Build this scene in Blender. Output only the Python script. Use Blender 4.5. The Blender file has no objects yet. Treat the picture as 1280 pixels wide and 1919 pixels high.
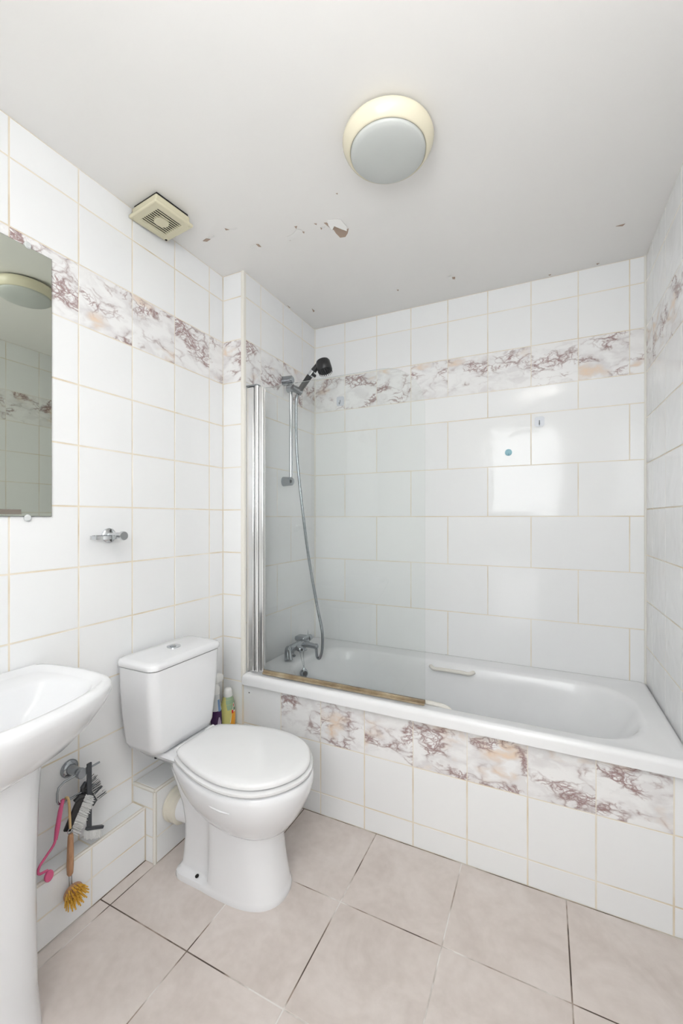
import bpy, math, random
from mathutils import Vector, Matrix
random.seed(7)
D = bpy.data
COL = bpy.context.scene.collection
SC = bpy.context.scene

# ------------------------------------------------------------ camera, light, exposure
cam_d = D.cameras.new('camera'); cam = D.objects.new('camera', cam_d); COL.objects.link(cam)
cam.location = (1.3783, -1.5623, 1.2512)
cam.rotation_euler = (math.pi / 2, 0, 0.448)
cam_d.sensor_fit = 'HORIZONTAL'; cam_d.sensor_width = 36.0
cam_d.lens = 787.81 / 1280 * 36.0
cam_d.shift_y = (971.0 - 959.5) / 1280
cam_d.clip_start = 0.02
SC.camera = cam

world = D.worlds.new('world'); SC.world = world; world.use_nodes = True
world.node_tree.nodes['Background'].inputs[0].default_value = (0.9, 0.95, 1.0, 1)
world.node_tree.nodes['Background'].inputs[1].default_value = 0.3

def area_light(name, loc, rot, size, power, color=(1, 1, 1), size_y=None, spread=math.pi):
    l = D.lights.new(name, 'AREA'); l.energy = power; l.color = color; l.size = size
    if size_y: l.shape = 'RECTANGLE'; l.size_y = size_y
    else: l.shape = 'DISK'
    l.spread = spread
    o = D.objects.new(name, l); COL.objects.link(o); o.location = loc; o.rotation_euler = rot
    return o
# photographer's flash bounced off the ceiling above the camera
area_light('bounce_flash', (1.36, -1.32, 2.25), (math.pi, 0, 0), 0.12, 8.0, (1.0, 0.985, 0.965))
# added low fill light behind the camera; the wall has no opening there
area_light('low_fill', (1.10, -1.98, 0.62), (math.radians(90 + 15), 0, 0), 0.45, 3.5, (0.99, 0.995, 1.0), size_y=1.05)
WINDOW_L = 7.6        # radiance of the frosted window behind the camera

SC.view_settings.view_transform = 'Standard'
SC.view_settings.look = 'None'
SC.view_settings.exposure = 0.23
SC.view_settings.gamma = 1.0
SC.view_settings.use_curve_mapping = False

# ------------------------------------------------------------ materials
def new_mat(name):
    m = D.materials.new(name); m.use_nodes = True
    nt = m.node_tree
    return m, nt, nt.nodes['Principled BSDF']
def plain(name, col, rough=0.5, metal=0.0, coat=0.0, spec=None):
    m, nt, b = new_mat(name)
    b.inputs['Base Color'].default_value = (*col, 1); b.inputs['Roughness'].default_value = rough
    b.inputs['Metallic'].default_value = metal; b.inputs['Coat Weight'].default_value = coat
    if spec is not None: b.inputs['Specular IOR Level'].default_value = spec
    # faint tonal variation so that nothing is perfectly uniform
    n = nt.nodes.new('ShaderNodeTexNoise'); n.inputs['Scale'].default_value = 9.0; n.inputs['Detail'].default_value = 3
    tc = nt.nodes.new('ShaderNodeTexCoord'); nt.links.new(tc.outputs['Object'], n.inputs['Vector'])
    mix = nt.nodes.new('ShaderNodeMix'); mix.data_type = 'RGBA'
    mix.inputs['A'].default_value = (*[c * 0.97 for c in col], 1); mix.inputs['B'].default_value = (*[min(1, c * 1.02) for c in col], 1)
    nt.links.new(n.outputs['Fac'], mix.inputs['Factor']); nt.links.new(mix.outputs['Result'], b.inputs['Base Color'])
    return m
def coords(nt, rnd=True):
    tc = nt.nodes.new('ShaderNodeTexCoord')
    if not rnd: return tc.outputs['Object']
    oi = nt.nodes.new('ShaderNodeObjectInfo')
    mul = nt.nodes.new('ShaderNodeMath'); mul.operation = 'MULTIPLY'; mul.inputs[1].default_value = 37.0
    nt.links.new(oi.outputs['Random'], mul.inputs[0])
    add = nt.nodes.new('ShaderNodeVectorMath'); add.operation = 'ADD'
    nt.links.new(tc.outputs['Object'], add.inputs[0]); nt.links.new(mul.outputs[0], add.inputs[1])
    return add.outputs[0]
def noise(nt, vec, scale, detail=2.0, dist=0.0, rough=0.5):
    n = nt.nodes.new('ShaderNodeTexNoise'); n.inputs['Scale'].default_value = scale
    n.inputs['Detail'].default_value = detail; n.inputs['Distortion'].default_value = dist; n.inputs['Roughness'].default_value = rough
    nt.links.new(vec, n.inputs['Vector']); return n.outputs['Fac']
def ramp(nt, fac, stops):
    r = nt.nodes.new('ShaderNodeValToRGB'); els = r.color_ramp.elements
    while len(els) < len(stops): els.new(0.5)
    for e, (p, c) in zip(els, stops): e.position = p; e.color = (*c, 1) if len(c) == 3 else c
    nt.links.new(fac, r.inputs['Fac']); return r.outputs['Color']
def mixc(nt, fac, a, b, mode='MIX'):
    m = nt.nodes.new('ShaderNodeMix'); m.data_type = 'RGBA'; m.blend_type = mode
    for s, v in (('Factor', fac), ('A', a), ('B', b)):
        if isinstance(v, tuple): m.inputs[s].default_value = (*v, 1)
        elif isinstance(v, float): m.inputs[s].default_value = v
        else: nt.links.new(v, m.inputs[s])
    return m.outputs['Result']
def bump(nt, b, height, strength, distance):
    n = nt.nodes.new('ShaderNodeBump'); n.inputs['Strength'].default_value = strength; n.inputs['Distance'].default_value = distance
    nt.links.new(height, n.inputs['Height']); nt.links.new(n.outputs['Normal'], b.inputs['Normal'])

def tile_white_mat():
    m, nt, b = new_mat('glazed_white_tile'); v = coords(nt)
    oi = nt.nodes.new('ShaderNodeObjectInfo')
    c = mixc(nt, oi.outputs['Random'], (0.865, 0.87, 0.875), (0.885, 0.89, 0.89))
    nt.links.new(c, b.inputs['Base Color'])
    b.inputs['Roughness'].default_value = 0.09; b.inputs['Specular IOR Level'].default_value = 0.27
    bump(nt, b, noise(nt, v, 6.5, 2.2, 0.5), 0.70, 0.0035)
    return m
def marble_mat():
    m, nt, b = new_mat('veined_marble_tile'); v0 = coords(nt)
    mp = nt.nodes.new('ShaderNodeMapping'); mp.inputs['Rotation'].default_value = (0, 0, -0.55); mp.inputs['Scale'].default_value = (0.75, 1.25, 1)
    nt.links.new(v0, mp.inputs['Vector']); v = mp.outputs[0]
    # warp the coordinates so that veins wander
    wn = nt.nodes.new('ShaderNodeTexNoise'); wn.inputs['Scale'].default_value = 14; wn.inputs['Detail'].default_value = 7
    nt.links.new(v, wn.inputs['Vector'])
    sub = nt.nodes.new('ShaderNodeVectorMath'); sub.operation = 'SUBTRACT'; sub.inputs[1].default_value = (.5, .5, .5); nt.links.new(wn.outputs['Color'], sub.inputs[0])
    sc = nt.nodes.new('ShaderNodeVectorMath'); sc.operation = 'SCALE'; sc.inputs['Scale'].default_value = 0.11; nt.links.new(sub.outputs[0], sc.inputs[0])
    ad = nt.nodes.new('ShaderNodeVectorMath'); ad.operation = 'ADD'; nt.links.new(v, ad.inputs[0]); nt.links.new(sc.outputs[0], ad.inputs[1])
    w = ad.outputs[0]
    def vor(scale):
        t = nt.nodes.new('ShaderNodeTexVoronoi'); t.feature = 'DISTANCE_TO_EDGE'; t.inputs['Scale'].default_value = scale
        nt.links.new(w, t.inputs['Vector']); return t.outputs['Distance']
    cl = noise(nt, v, 8.0, 4.0, 0.6)
    mask = ramp(nt, cl, [(0.46, (0, 0, 0)), (0.60, (1, 1, 1))])
    mask2 = ramp(nt, noise(nt, w, 7.0, 3.0), [(0.42, (0, 0, 0)), (0.66, (1, 1, 1))])
    soft = ramp(nt, noise(nt, w, 13.0, 3.0, 0.9), [(0.50, (0, 0, 0)), (0.64, (1, 1, 1))])
    d1 = vor(11.5); d2 = vor(27.0); d3 = vor(55.0)
    vein = ramp(nt, d1, [(0.0, (1, 1, 1)), (0.022, (0.55, 0.55, 0.55)), (0.075, (0, 0, 0))])
    fine = ramp(nt, d2, [(0.0, (1, 1, 1)), (0.03, (0.6, 0.6, 0.6)), (0.10, (0, 0, 0))])
    speck = ramp(nt, d3, [(0.0, (1, 1, 1)), (0.04, (0.5, 0.5, 0.5)), (0.14, (0, 0, 0))])
    halo = ramp(nt, d1, [(0.0, (1, 1, 1)), (0.24, (0, 0, 0))])
    c = mixc(nt, mixc(nt, 1.0, halo, mask2, 'MULTIPLY'), (0.885, 0.88, 0.875), (0.70, 0.675, 0.675))
    c = mixc(nt, mixc(nt, 0.5, (0.0, 0.0, 0.0), soft), c, (0.72, 0.70, 0.70))
    warm = ramp(nt, noise(nt, v, 7.0, 2.0), [(0.58, (0, 0, 0)), (0.72, (1, 1, 1))])
    c = mixc(nt, mixc(nt, 1.0, halo, warm, 'MULTIPLY'), c, (0.82, 0.66, 0.52))
    c = mixc(nt, mixc(nt, 1.0, vein, mask, 'MULTIPLY'), c, (0.30, 0.20, 0.19))
    dk = ramp(nt, cl, [(0.52, (0, 0, 0)), (0.63, (1, 1, 1))])
    c = mixc(nt, mixc(nt, 1.0, fine, dk, 'MULTIPLY'), c, (0.33, 0.22, 0.21))
    dk2 = ramp(nt, cl, [(0.57, (0, 0, 0)), (0.66, (1, 1, 1))])
    c = mixc(nt, mixc(nt, 1.0, speck, dk2, 'MULTIPLY'), c, (0.36, 0.24, 0.24))
    nt.links.new(c, b.inputs['Base Color']); b.inputs['Roughness'].default_value = 0.11; b.inputs['Specular IOR Level'].default_value = 0.27
    bump(nt, b, noise(nt, v0, 6.5, 2.2, 0.5), 0.70, 0.0035)
    return m
def grout_mat():
    m, nt, b = new_mat('cream_grout'); v = coords(nt, False)
    c = ramp(nt, noise(nt, v, 6.0, 4.0), [(0.30, (0.70, 0.60, 0.45)), (0.48, (0.79, 0.72, 0.60)), (0.66, (0.84, 0.80, 0.72))])
    nt.links.new(c, b.inputs['Base Color']); b.inputs['Roughness'].default_value = 0.8
    bump(nt, b, noise(nt, v, 300.0, 2.0), 0.3, 0.0006)
    return m
def ceiling_mat():
    m, nt, b = new_mat('ceiling_paint'); v = coords(nt, False)
    c = ramp(nt, noise(nt, v, 1.5, 3.0), [(0.3, (0.89, 0.872, 0.85)), (0.7, (0.91, 0.895, 0.876))])
    nt.links.new(c, b.inputs['Base Color']); b.inputs['Roughness'].default_value = 0.6
    bump(nt, b, noise(nt, v, 8.0, 3.0), 0.15, 0.004)
    return m
def floor_tile_mat():
    m, nt, b = new_mat('beige_stone_floor_tile'); v = coords(nt)
    a = noise(nt, v, 5.0, 6.0, 0.8, 0.62); f = noise(nt, v, 40.0, 4.0)
    c = ramp(nt, a, [(0.28, (0.61, 0.54, 0.50)), (0.5, (0.695, 0.625, 0.585)), (0.72, (0.77, 0.705, 0.67))])
    c = mixc(nt, 0.16, c, ramp(nt, f, [(0.3, (0.42, 0.36, 0.32)), (0.7, (0.68, 0.62, 0.58))]))
    nt.links.new(c, b.inputs['Base Color']); b.inputs['Roughness'].default_value = 0.42
    bump(nt, b, f, 0.12, 0.0008)
    return m
def floor_grout_mat():
    m, nt, b = new_mat('patchy_floor_grout'); v = coords(nt, False)
    c = ramp(nt, noise(nt, v, 5.0, 4.0), [(0.43, (0.10, 0.075, 0.06)), (0.50, (0.36, 0.29, 0.24)), (0.60, (0.78, 0.75, 0.72))])
    nt.links.new(c, b.inputs['Base Color']); b.inputs['Roughness'].default_value = 0.9
    return m
def glass_mat(name, tint, rough=0.0):
    m = D.materials.new(name); m.use_nodes = True; nt = m.node_tree; nt.nodes.remove(nt.nodes['Principled BSDF'])
    out = nt.nodes['Material Output']
    tr = nt.nodes.new('ShaderNodeBsdfTransparent'); tr.inputs[0].default_value = (*tint, 1)
    gl = nt.nodes.new('ShaderNodeBsdfGlossy'); gl.inputs['Roughness'].default_value = 0.01
    fr = nt.nodes.new('ShaderNodeFresnel'); fr.inputs['IOR'].default_value = 1.45
    mx = nt.nodes.new('ShaderNodeMixShader'); nt.links.new(fr.outputs[0], mx.inputs[0])
    nt.links.new(tr.outputs[0], mx.inputs[1]); nt.links.new(gl.outputs[0], mx.inputs[2]); nt.links.new(mx.outputs[0], out.inputs[0])
    return m
def wood_mat():
    m, nt, b = new_mat('turned_beech_wood'); v = coords(nt, False)
    mp = nt.nodes.new('ShaderNodeMapping'); mp.inputs['Scale'].default_value = (60, 60, 6); nt.links.new(v, mp.inputs['Vector'])
    c = ramp(nt, noise(nt, mp.outputs[0], 4.0, 4.0), [(0.3, (0.33, 0.17, 0.085)), (0.7, (0.52, 0.30, 0.17))])
    nt.links.new(c, b.inputs['Base Color']); b.inputs['Roughness'].default_value = 0.55
    return m
def sealant_mat():
    m, nt, b = new_mat('mouldy_white_sealant'); v = coords(nt, False)
    c = ramp(nt, noise(nt, v, 45.0, 4.0), [(0.62, (0.82, 0.81, 0.79)), (0.68, (0.09, 0.08, 0.08))])
    nt.links.new(c, b.inputs['Base Color']); b.inputs['Roughness'].default_value = 0.5
    return m
def seal_strip_mat():
    m, nt, b = new_mat('yellowed_screen_seal'); v = coords(nt, False)
    c = ramp(nt, noise(nt, v, 14.0, 5.0), [(0.3, (0.20, 0.14, 0.08)), (0.55, (0.36, 0.28, 0.18)), (0.75, (0.52, 0.44, 0.31))])
    nt.links.new(c, b.inputs['Base Color']); b.inputs['Roughness'].default_value = 0.35
    return m

TILE = tile_white_mat(); MARBLE = marble_mat(); GROUT = grout_mat(); CEIL = ceiling_mat()
FTILE = floor_tile_mat(); FGROUT = floor_grout_mat()
CERAMIC = plain('white_ceramic', (0.845, 0.85, 0.865), 0.09, coat=0.3)
ACRYLIC = plain('white_bath_acrylic', (0.86, 0.862, 0.87), 0.24, coat=0.0)
SEATP = plain('white_seat_plastic', (0.865, 0.865, 0.868), 0.18)
CHROME = plain('chrome', (0.62, 0.64, 0.66), 0.10, 1.0)
SATIN = plain('satin_chrome', (0.62, 0.63, 0.64), 0.32, 1.0)
DCHROME = plain('tarnished_chrome', (0.36, 0.385, 0.41), 0.20, 1.0)
ALU = plain('polished_aluminium', (0.78, 0.78, 0.78), 0.17, 1.0)
GLASS = glass_mat('clear_safety_glass', (0.982, 0.992, 0.987))
BLACK = plain('black_plastic', (0.018, 0.018, 0.02), 0.32)
GREYP = plain('charcoal_plastic', (0.055, 0.06, 0.068), 0.45)
DARK = plain('dark_void', (0.012, 0.010, 0.008), 0.8)
CREAM = plain('aged_cream_plastic', (0.80, 0.745, 0.58), 0.25)
CREAM2 = plain('yellowed_fan_plastic', (0.70, 0.655, 0.48), 0.42)
OPAL = plain('opal_diffuser', (0.60, 0.62, 0.60), 0.38)
MIRROR = plain('greenish_mirror_silver', (0.60, 0.63, 0.56), 0.015, 1.0)
MEDGE = plain('mirror_edge', (0.10, 0.11, 0.10), 0.4)
PINK = plain('pink_plastic', (0.72, 0.12, 0.27), 0.35)
WOOD = wood_mat()
YBRIS = plain('yellow_bristle', (0.72, 0.42, 0.06), 0.6)
WBRIS = plain('white_bristle', (0.70, 0.70, 0.69), 0.8)
STRING = plain('tan_cord', (0.60, 0.42, 0.20), 0.8)
TRIMM = plain('cream_plastic_trim', (0.80, 0.775, 0.715), 0.4)
PLASTER = plain('bare_brown_plaster', (0.46, 0.35, 0.28), 0.9)
FLAKE = plain('peeling_white_paint', (0.88, 0.87, 0.85), 0.6)
SEALANT = sealant_mat(); SEAL = seal_strip_mat()
CONN = plain('cream_rubber_connector', (0.76, 0.72, 0.62), 0.45)
BOTY = plain('pale_yellow_liquid_bottle', (0.66, 0.62, 0.22), 0.15, coat=0.4)
BOTG = plain('green_label_film', (0.30, 0.42, 0.27), 0.3)
ORANGE = plain('orange_label_print', (0.85, 0.38, 0.02), 0.3)
RED = plain('red_label_print', (0.72, 0.03, 0.02), 0.3)
LGREEN = plain('leaf_label_print', (0.05, 0.20, 0.09), 0.3)
LWHITE = plain('white_label_print', (0.85, 0.83, 0.76), 0.3)
PURPLE = plain('purple_label_print', (0.05, 0.012, 0.075), 0.25)
LILAC = plain('lilac_label_print', (0.42, 0.33, 0.46), 0.3)
BLUE = plain('blue_label_print', (0.16, 0.29, 0.52), 0.3)
CLEARP = plain('milky_clear_plastic', (0.66, 0.68, 0.68), 0.15)
WPLAS = plain('white_plastic', (0.82, 0.82, 0.80), 0.3)
HOOKCLEAR = plain('translucent_hook_plastic', (0.66, 0.69, 0.74), 0.15)
HOOKBLUE = plain('pale_blue_hook_plastic', (0.32, 0.56, 0.64), 0.4)
TAUPE = plain('matte_taupe', (0.20, 0.17, 0.145), 0.5)
WALLP = plain('white_wall_paint', (0.82, 0.82, 0.80), 0.6)
DOORP = plain('white_door_gloss', (0.84, 0.83, 0.81), 0.3)

# ------------------------------------------------------------ mesh helpers
def wloc(o):
    v = Vector((0, 0, 0))
    while o is not None: v += o.location; o = o.parent
    return v
class MB:
    """collects shapes (world coordinates) and builds ONE mesh object"""
    def __init__(s): s.v = []; s.f = []
    def add(s, vs, fs):
        n = len(s.v); s.v += [Vector(p) for p in vs]; s.f += [tuple(i + n for i in f) for f in fs]; return s
    def box(s, x0, x1, y0, y1, z0, z1, M=None):
        vs = [Vector((x, y, z)) for z in (z0, z1) for x, y in ((x0, y0), (x1, y0), (x1, y1), (x0, y1))]
        if M: vs = [M @ p for p in vs]
        return s.add(vs, [(3, 2, 1, 0), (4, 5, 6, 7), (0, 1, 5, 4), (1, 2, 6, 5), (2, 3, 7, 6), (3, 0, 4, 7)])
    def loft(s, rings, cap0=True, cap1=True, closed=True):
        n = len(rings[0]); vs = [p for r in rings for p in r]; fs = []
        for i in range(len(rings) - 1):
            for j in range(n if closed else n - 1):
                a = i * n + j; b = i * n + (j + 1) % n
                fs.append((a, b, b + n, a + n))
        if cap0: fs.append(tuple(range(n - 1, -1, -1)))
        if cap1: fs.append(tuple((len(rings) - 1) * n + j for j in range(n)))
        return s.add(vs, fs)
    def tube(s, path, rad, n=12, caps=True, flat=1.0, up=None):
        path = [Vector(p) for p in path]; rads = rad if isinstance(rad, (list, tuple)) else [rad] * len(path)
        rings = []; u = None
        for i, p in enumerate(path):
            t = (path[min(i + 1, len(path) - 1)] - path[max(i - 1, 0)]).normalized()
            if u is None:
                ref = Vector(up) if up else (Vector((0, 0, 1)) if abs(t.z) < 0.9 else Vector((1, 0, 0)))
                u = (ref - t * ref.dot(t)).normalized()
            else: u = (u - t * u.dot(t)).normalized()
            w = t.cross(u)
            rings.append([p + (u * math.cos(2 * math.pi * k / n) + w * math.sin(2 * math.pi * k / n) * flat) * rads[i] for k in range(n)])
        return s.loft(rings, caps, caps)
    def lathe(s, prof, origin, axis=(0, 0, 1), n=32, cap0=True, cap1=True, sy=1.0):
        ax = Vector(axis).normalized(); ref = Vector((1, 0, 0)) if abs(ax.x) < 0.9 else Vector((0, 1, 0))
        u = (ref - ax * ref.dot(ax)).normalized(); w = ax.cross(u); o = Vector(origin)
        rings = [[o + ax * h + (u * math.cos(2 * math.pi * k / n) + w * math.sin(2 * math.pi * k / n) * sy) * max(r, 1e-5) for k in range(n)] for r, h in prof]
        return s.loft(rings, cap0, cap1)
    def prism(s, pts, z0, z1):
        n = len(pts)
        return s.add([(x, y, z0) for x, y in pts] + [(x, y, z1) for x, y in pts],
                     [tuple(range(n)), tuple(range(2 * n - 1, n - 1, -1))] + [(i, (i + 1) % n, n + (i + 1) % n, n + i) for i in range(n)])
    def build(s, name, mat, parent=None, origin=None, bevel=0.0, sub=0, sharp=38, segs=2):
        import bmesh
        o0 = wloc(parent) if parent else Vector(origin or (0, 0, 0))
        me = D.meshes.new(name); me.from_pydata([p - o0 for p in s.v], [], s.f)
        bm = bmesh.new(); bm.from_mesh(me); bmesh.ops.recalc_face_normals(bm, faces=bm.faces); bm.to_mesh(me); bm.free()
        me.polygons.foreach_set('use_smooth', [True] * len(me.polygons)); me.set_sharp_from_angle(angle=math.radians(sharp))
        me.materials.append(mat)
        o = D.objects.new(name, me); COL.objects.link(o)
        if parent: o.parent = parent
        else: o.location = o0
        if bevel:
            b = o.modifiers.new('bevel', 'BEVEL'); b.width = bevel; b.segments = segs; b.limit_method = 'ANGLE'; b.angle_limit = math.radians(40); b.harden_normals = False
        if sub:
            q = o.modifiers.new('subsurf', 'SUBSURF'); q.levels = sub; q.render_levels = sub
        return o
def thing(name, label, cat, loc, group=None):
    o = D.objects.new(name, None); COL.objects.link(o); o.location = loc; o.empty_display_size = 0.05
    o['label'] = label; o['category'] = cat
    if group: o['group'] = group
    return o
def tag(o, label, cat, group=None):
    o['label'] = label; o['category'] = cat
    if group: o['group'] = group
    return o
def struct(o, label, cat):
    o['kind'] = 'structure'; o['label'] = label; o['category'] = cat; return o
def rrect(x0, x1, y0, y1, r, z, nc=7, ns=8):
    pts = []
    cs = [(x1 - r, y1 - r, 0), (x0 + r, y1 - r, 90), (x0 + r, y0 + r, 180), (x1 - r, y0 + r, 270)]
    arcs = [[(cx + r * math.cos(math.radians(a + 90 * k / nc)), cy + r * math.sin(math.radians(a + 90 * k / nc))) for k in range(nc + 1)] for cx, cy, a in cs]
    for i in range(4):
        pts += arcs[i]; a = arcs[i][-1]; b = arcs[(i + 1) % 4][0]
        pts += [(a[0] + (b[0] - a[0]) * k / ns, a[1] + (b[1] - a[1]) * k / ns) for k in range(1, ns)]
    return [Vector((x, y, z)) for x, y in pts]
def chaikin(p, it=2):
    for _ in range(it):
        q = [p[0]]
        for a, b in zip(p, p[1:]): q += [tuple(.75 * i + .25 * j for i, j in zip(a, b)), tuple(.25 * i + .75 * j for i, j in zip(a, b))]
        q.append(p[-1]); p = q
    return p
def resample(p, n):
    L = [0]
    for a, b in zip(p, p[1:]): L.append(L[-1] + math.dist(a, b))
    out = []; k = 0
    for i in range(n):
        t = L[-1] * i / (n - 1)
        while k < len(L) - 2 and L[k + 1] < t: k += 1
        f = (t - L[k]) / max(1e-9, L[k + 1] - L[k]); out.append(tuple(a + (b - a) * f for a, b in zip(p[k], p[k + 1])))
    return out
def half_ring(prof, cy, z, n=26, smooth=2):
    """prof = (x, half width) from the back to the front, mirrored about y = cy"""
    h = resample(chaikin(prof, smooth), n)
    left = [Vector((x, cy - w, z)) for x, w in h]; right = [Vector((x, cy + w, z)) for x, w in reversed(h)]
    if h[-1][1] < 1e-4: right = right[1:]
    if h[0][1] < 1e-4: right = right[:-1]
    return left + right
def inset(ring, d, z=None):
    cx = sum(p.x for p in ring) / len(ring); cy = (min(p.y for p in ring) + max(p.y for p in ring)) / 2; cx = (min(p.x for p in ring) + max(p.x for p in ring)) / 2
    ax = max(p.x for p in ring) - cx; ay = max(p.y for p in ring) - cy
    return [Vector((cx + (p.x - cx) * (1 - d / ax), cy + (p.y - cy) * (1 - d / ay), p.z if z is None else z)) for p in ring]
def bez(p, n=24):
    """Catmull-Rom through the points"""
    P = [Vector(q) for q in p]; out = []
    for i in range(len(P) - 1):
        a = P[max(i - 1, 0)]; b = P[i]; c = P[i + 1]; d = P[min(i + 2, len(P) - 1)]
        for k in range(n):
            t = k / n; out.append(0.5 * ((2 * b) + (c - a) * t + (2 * a - 5 * b + 4 * c - d) * t * t + (-a + 3 * b - 3 * c + d) * t ** 3))
    return out + [P[-1]]

# tiles: one mesh per size, shared
TCACHE = {}
def tile_mesh(w, h, mat, t, gap, bev):
    key = (round(w, 4), round(h, 4), mat.name, t, gap)
    if key in TCACHE: return TCACHE[key]
    a, b = w / 2 - gap / 2, h / 2 - gap / 2
    rings = [(a, b, -t), (a, b, -bev), (a - bev * .3, b - bev * .3, -bev * .3), (a - bev, b - bev, 0)]
    vs = []; fs = []
    for x, y, z in rings: vs += [(-x, -y, z), (x, -y, z), (x, y, z), (-x, y, z)]
    for i in range(3):
        for j in range(4): fs.append((i * 4 + j, i * 4 + (j + 1) % 4, i * 4 + 4 + (j + 1) % 4, i * 4 + 4 + j))
    fs.append((12, 13, 14, 15))
    me = D.meshes.new('tile'); me.from_pydata(vs, [], fs); me.materials.append(mat); TCACHE[key] = me
    return me
FR = {'left': ((0, 1, 0), (0, 0, 1)), 'back': ((1, 0, 0), (0, 0, 1)), 'right': ((0, -1, 0), (0, 0, 1)), 'up': ((1, 0, 0), (0, 1, 0))}
MGAP = 0.0024
def tile(parent, face, plane, u0, u1, v0, v1, mat, t=0.004, gap=0.005, bev=0.0009, name='tile', wob=0.0012):
    if u1 - u0 < 0.012 or v1 - v0 < 0.012: return
    if mat is MARBLE: gap = MGAP
    ux, vx = (Vector(q) for q in FR[face]); nx = ux.cross(vx)
    uc, vc = (u0 + u1) / 2, (v0 + v1) / 2
    if face == 'left': pos = Vector((plane, uc, vc))
    elif face == 'right': pos = Vector((plane, uc, vc))
    elif face == 'back': pos = Vector((uc, plane, vc))
    else: pos = Vector((uc, vc, plane))
    o = D.objects.new(name, tile_mesh(u1 - u0, v1 - v0, mat, t, gap, bev)); COL.objects.link(o); o.parent = parent
    M = Matrix((ux, vx, nx)).transposed().to_4x4()
    R = Matrix.Rotation(random.uniform(-wob, wob), 4, 'X') @ Matrix.Rotation(random.uniform(-wob, wob), 4, 'Y')
    o.matrix_local = Matrix.Translation(pos - wloc(parent)) @ M @ R
    return o
def cuts(lo, hi, start, step):
    e = [lo, hi]; k = start
    while k > lo: k -= step
    while k < hi:
        if k > lo + 0.004 and k < hi - 0.004: e.append(k)
        k += step
    return sorted(e)

# ------------------------------------------------------------ room shell
XR, YB, ZC, XT, YF = 1.784, 0.677, 2.402, 0.1216, -2.02
ZB0, ZB1, ZA = 1.890, 2.087, 2.286
G = 0.0009            # grout lies this far behind the tile faces
ROWS = [0.09 + 0.2 * i for i in range(10)] + [ZB1, ZA, ZC]

floor = struct(MB().box(-0.12, XR + 0.12, YF - 0.9, YB + 0.12, -0.1, -0.0008).build('floor', FGROUT), 'beige stone tiled bathroom floor', 'floor')
fx = [0.067, 0.1145, 0.449, 0.781, 1.1105, 1.4455, XR]; fy = [YF, -1.993, -1.660, -1.327, -0.994, -0.661, -0.328, 0.0]
for i in range(len(fx) - 1):
    for j in range(len(fy) - 1):
        tile(floor, 'up', 0.0, fx[i], fx[i + 1], fy[j], fy[j + 1], FTILE, gap=0.0038, bev=0.0006, wob=0.0003)

ceiling = struct(MB().box(-0.12, XR + 0.12, YF - 0.12, YB + 0.12, ZC, ZC + 0.1).build('ceiling', CEIL), 'white painted ceiling with peeling paint', 'ceiling')
wl = struct(MB().box(-0.12, -G, YF - 0.12, YB + 0.12, 0, ZC).build('wall_left', GROUT), 'white tiled wall with marble tile border behind toilet and basin', 'wall')
ycut = cuts(YF, 0.0, -0.09, 0.2)
for i in range(len(ycut) - 1):
    for j in range(len(ROWS) - 1):
        tile(wl, 'left', 0.0, ycut[i], ycut[i + 1], ROWS[j], ROWS[j + 1], MARBLE if j == 9 else TILE)

wa = struct(MB().box(-G, XT - G, G, YB + 0.12, 0, ZC).build('wall_alcove', GROUT), 'projecting tiled wall at the tap end of the bath', 'wall')
for j in range(len(ROWS) - 1):
    z0 = ROWS[j]
    tile(wa, 'back', 0.0, 0.0, XT - 0.006, z0, ROWS[j + 1], MARBLE if j == 9 else TILE)
tile(wa, 'back', 0.0, 0.0, XT - 0.006, 0.0, 0.09, TILE)
for z0, z1, mt in ((ZB0, ZB1, MARBLE), (ZB1, ZA, TILE), (ZA, ZC, TILE)):
    e = [0.008, 0.135, 0.333, 0.532, YB]
    for a, b in zip(e, e[1:]): tile(wa, 'left', XT, a, b, z0, z1, mt)
BIG = [0.5108, 0.7604, 1.0100, 1.2596, 1.5092, 1.7588, ZB0]
for k, (z0, z1) in enumerate(zip(BIG, BIG[1:])):
    e = [0.008, 0.277, YB] if k % 2 else [0.008, 0.41, YB]
    for a, b in zip(e, e[1:]): tile(wa, 'left', XT, a, b, z0, z1, TILE, gap=0.0038)

wb = struct(MB().box(XT - 0.05, XR + 0.12, YB + G, YB + 0.12, 0, ZC).build('wall_back', GROUT), 'white tiled wall along the far side of the bath', 'wall')
xc = cuts(XT, XR, 1.7236, 0.2)
for z0, z1, mt in ((ZB0, ZB1, MARBLE), (ZB1, ZA, TILE), (ZA, ZC, TILE)):
    for a, b in zip(xc, xc[1:]): tile(wb, 'back', YB, a, b, z0, z1, mt, gap=0.004)
for k, (z0, z1) in enumerate(zip(BIG, BIG[1:])):
    e = cuts(XT, XR, 1.7236 if k % 2 == 0 else 1.5236, 0.4)
    for a, b in zip(e, e[1:]): tile(wb, 'back', YB, a, b, z0, z1, TILE, gap=0.0038, wob=0.002)

wr = struct(MB().box(XR + G, XR + 0.12, YF - 0.12, YB + 0.12, 0, ZC).build('wall_right', GROUT), 'white tiled wall at the foot end of the bath', 'wall')
yr = cuts(YF, YB, 0.3554, 0.2)
for i in range(len(yr) - 1):
    for j in range(len(ROWS) - 1):
        if yr[i] > -0.03 and ROWS[j + 1] < 0.5: continue
        tile(wr, 'right', XR, yr[i], yr[i + 1], ROWS[j], ROWS[j + 1], MARBLE if j == 9 else TILE, gap=0.0045)
    if yr[i] < -0.03: tile(wr, 'right', XR, yr[i], yr[i + 1], 0.0, 0.09, TILE, gap=0.0045)

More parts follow.
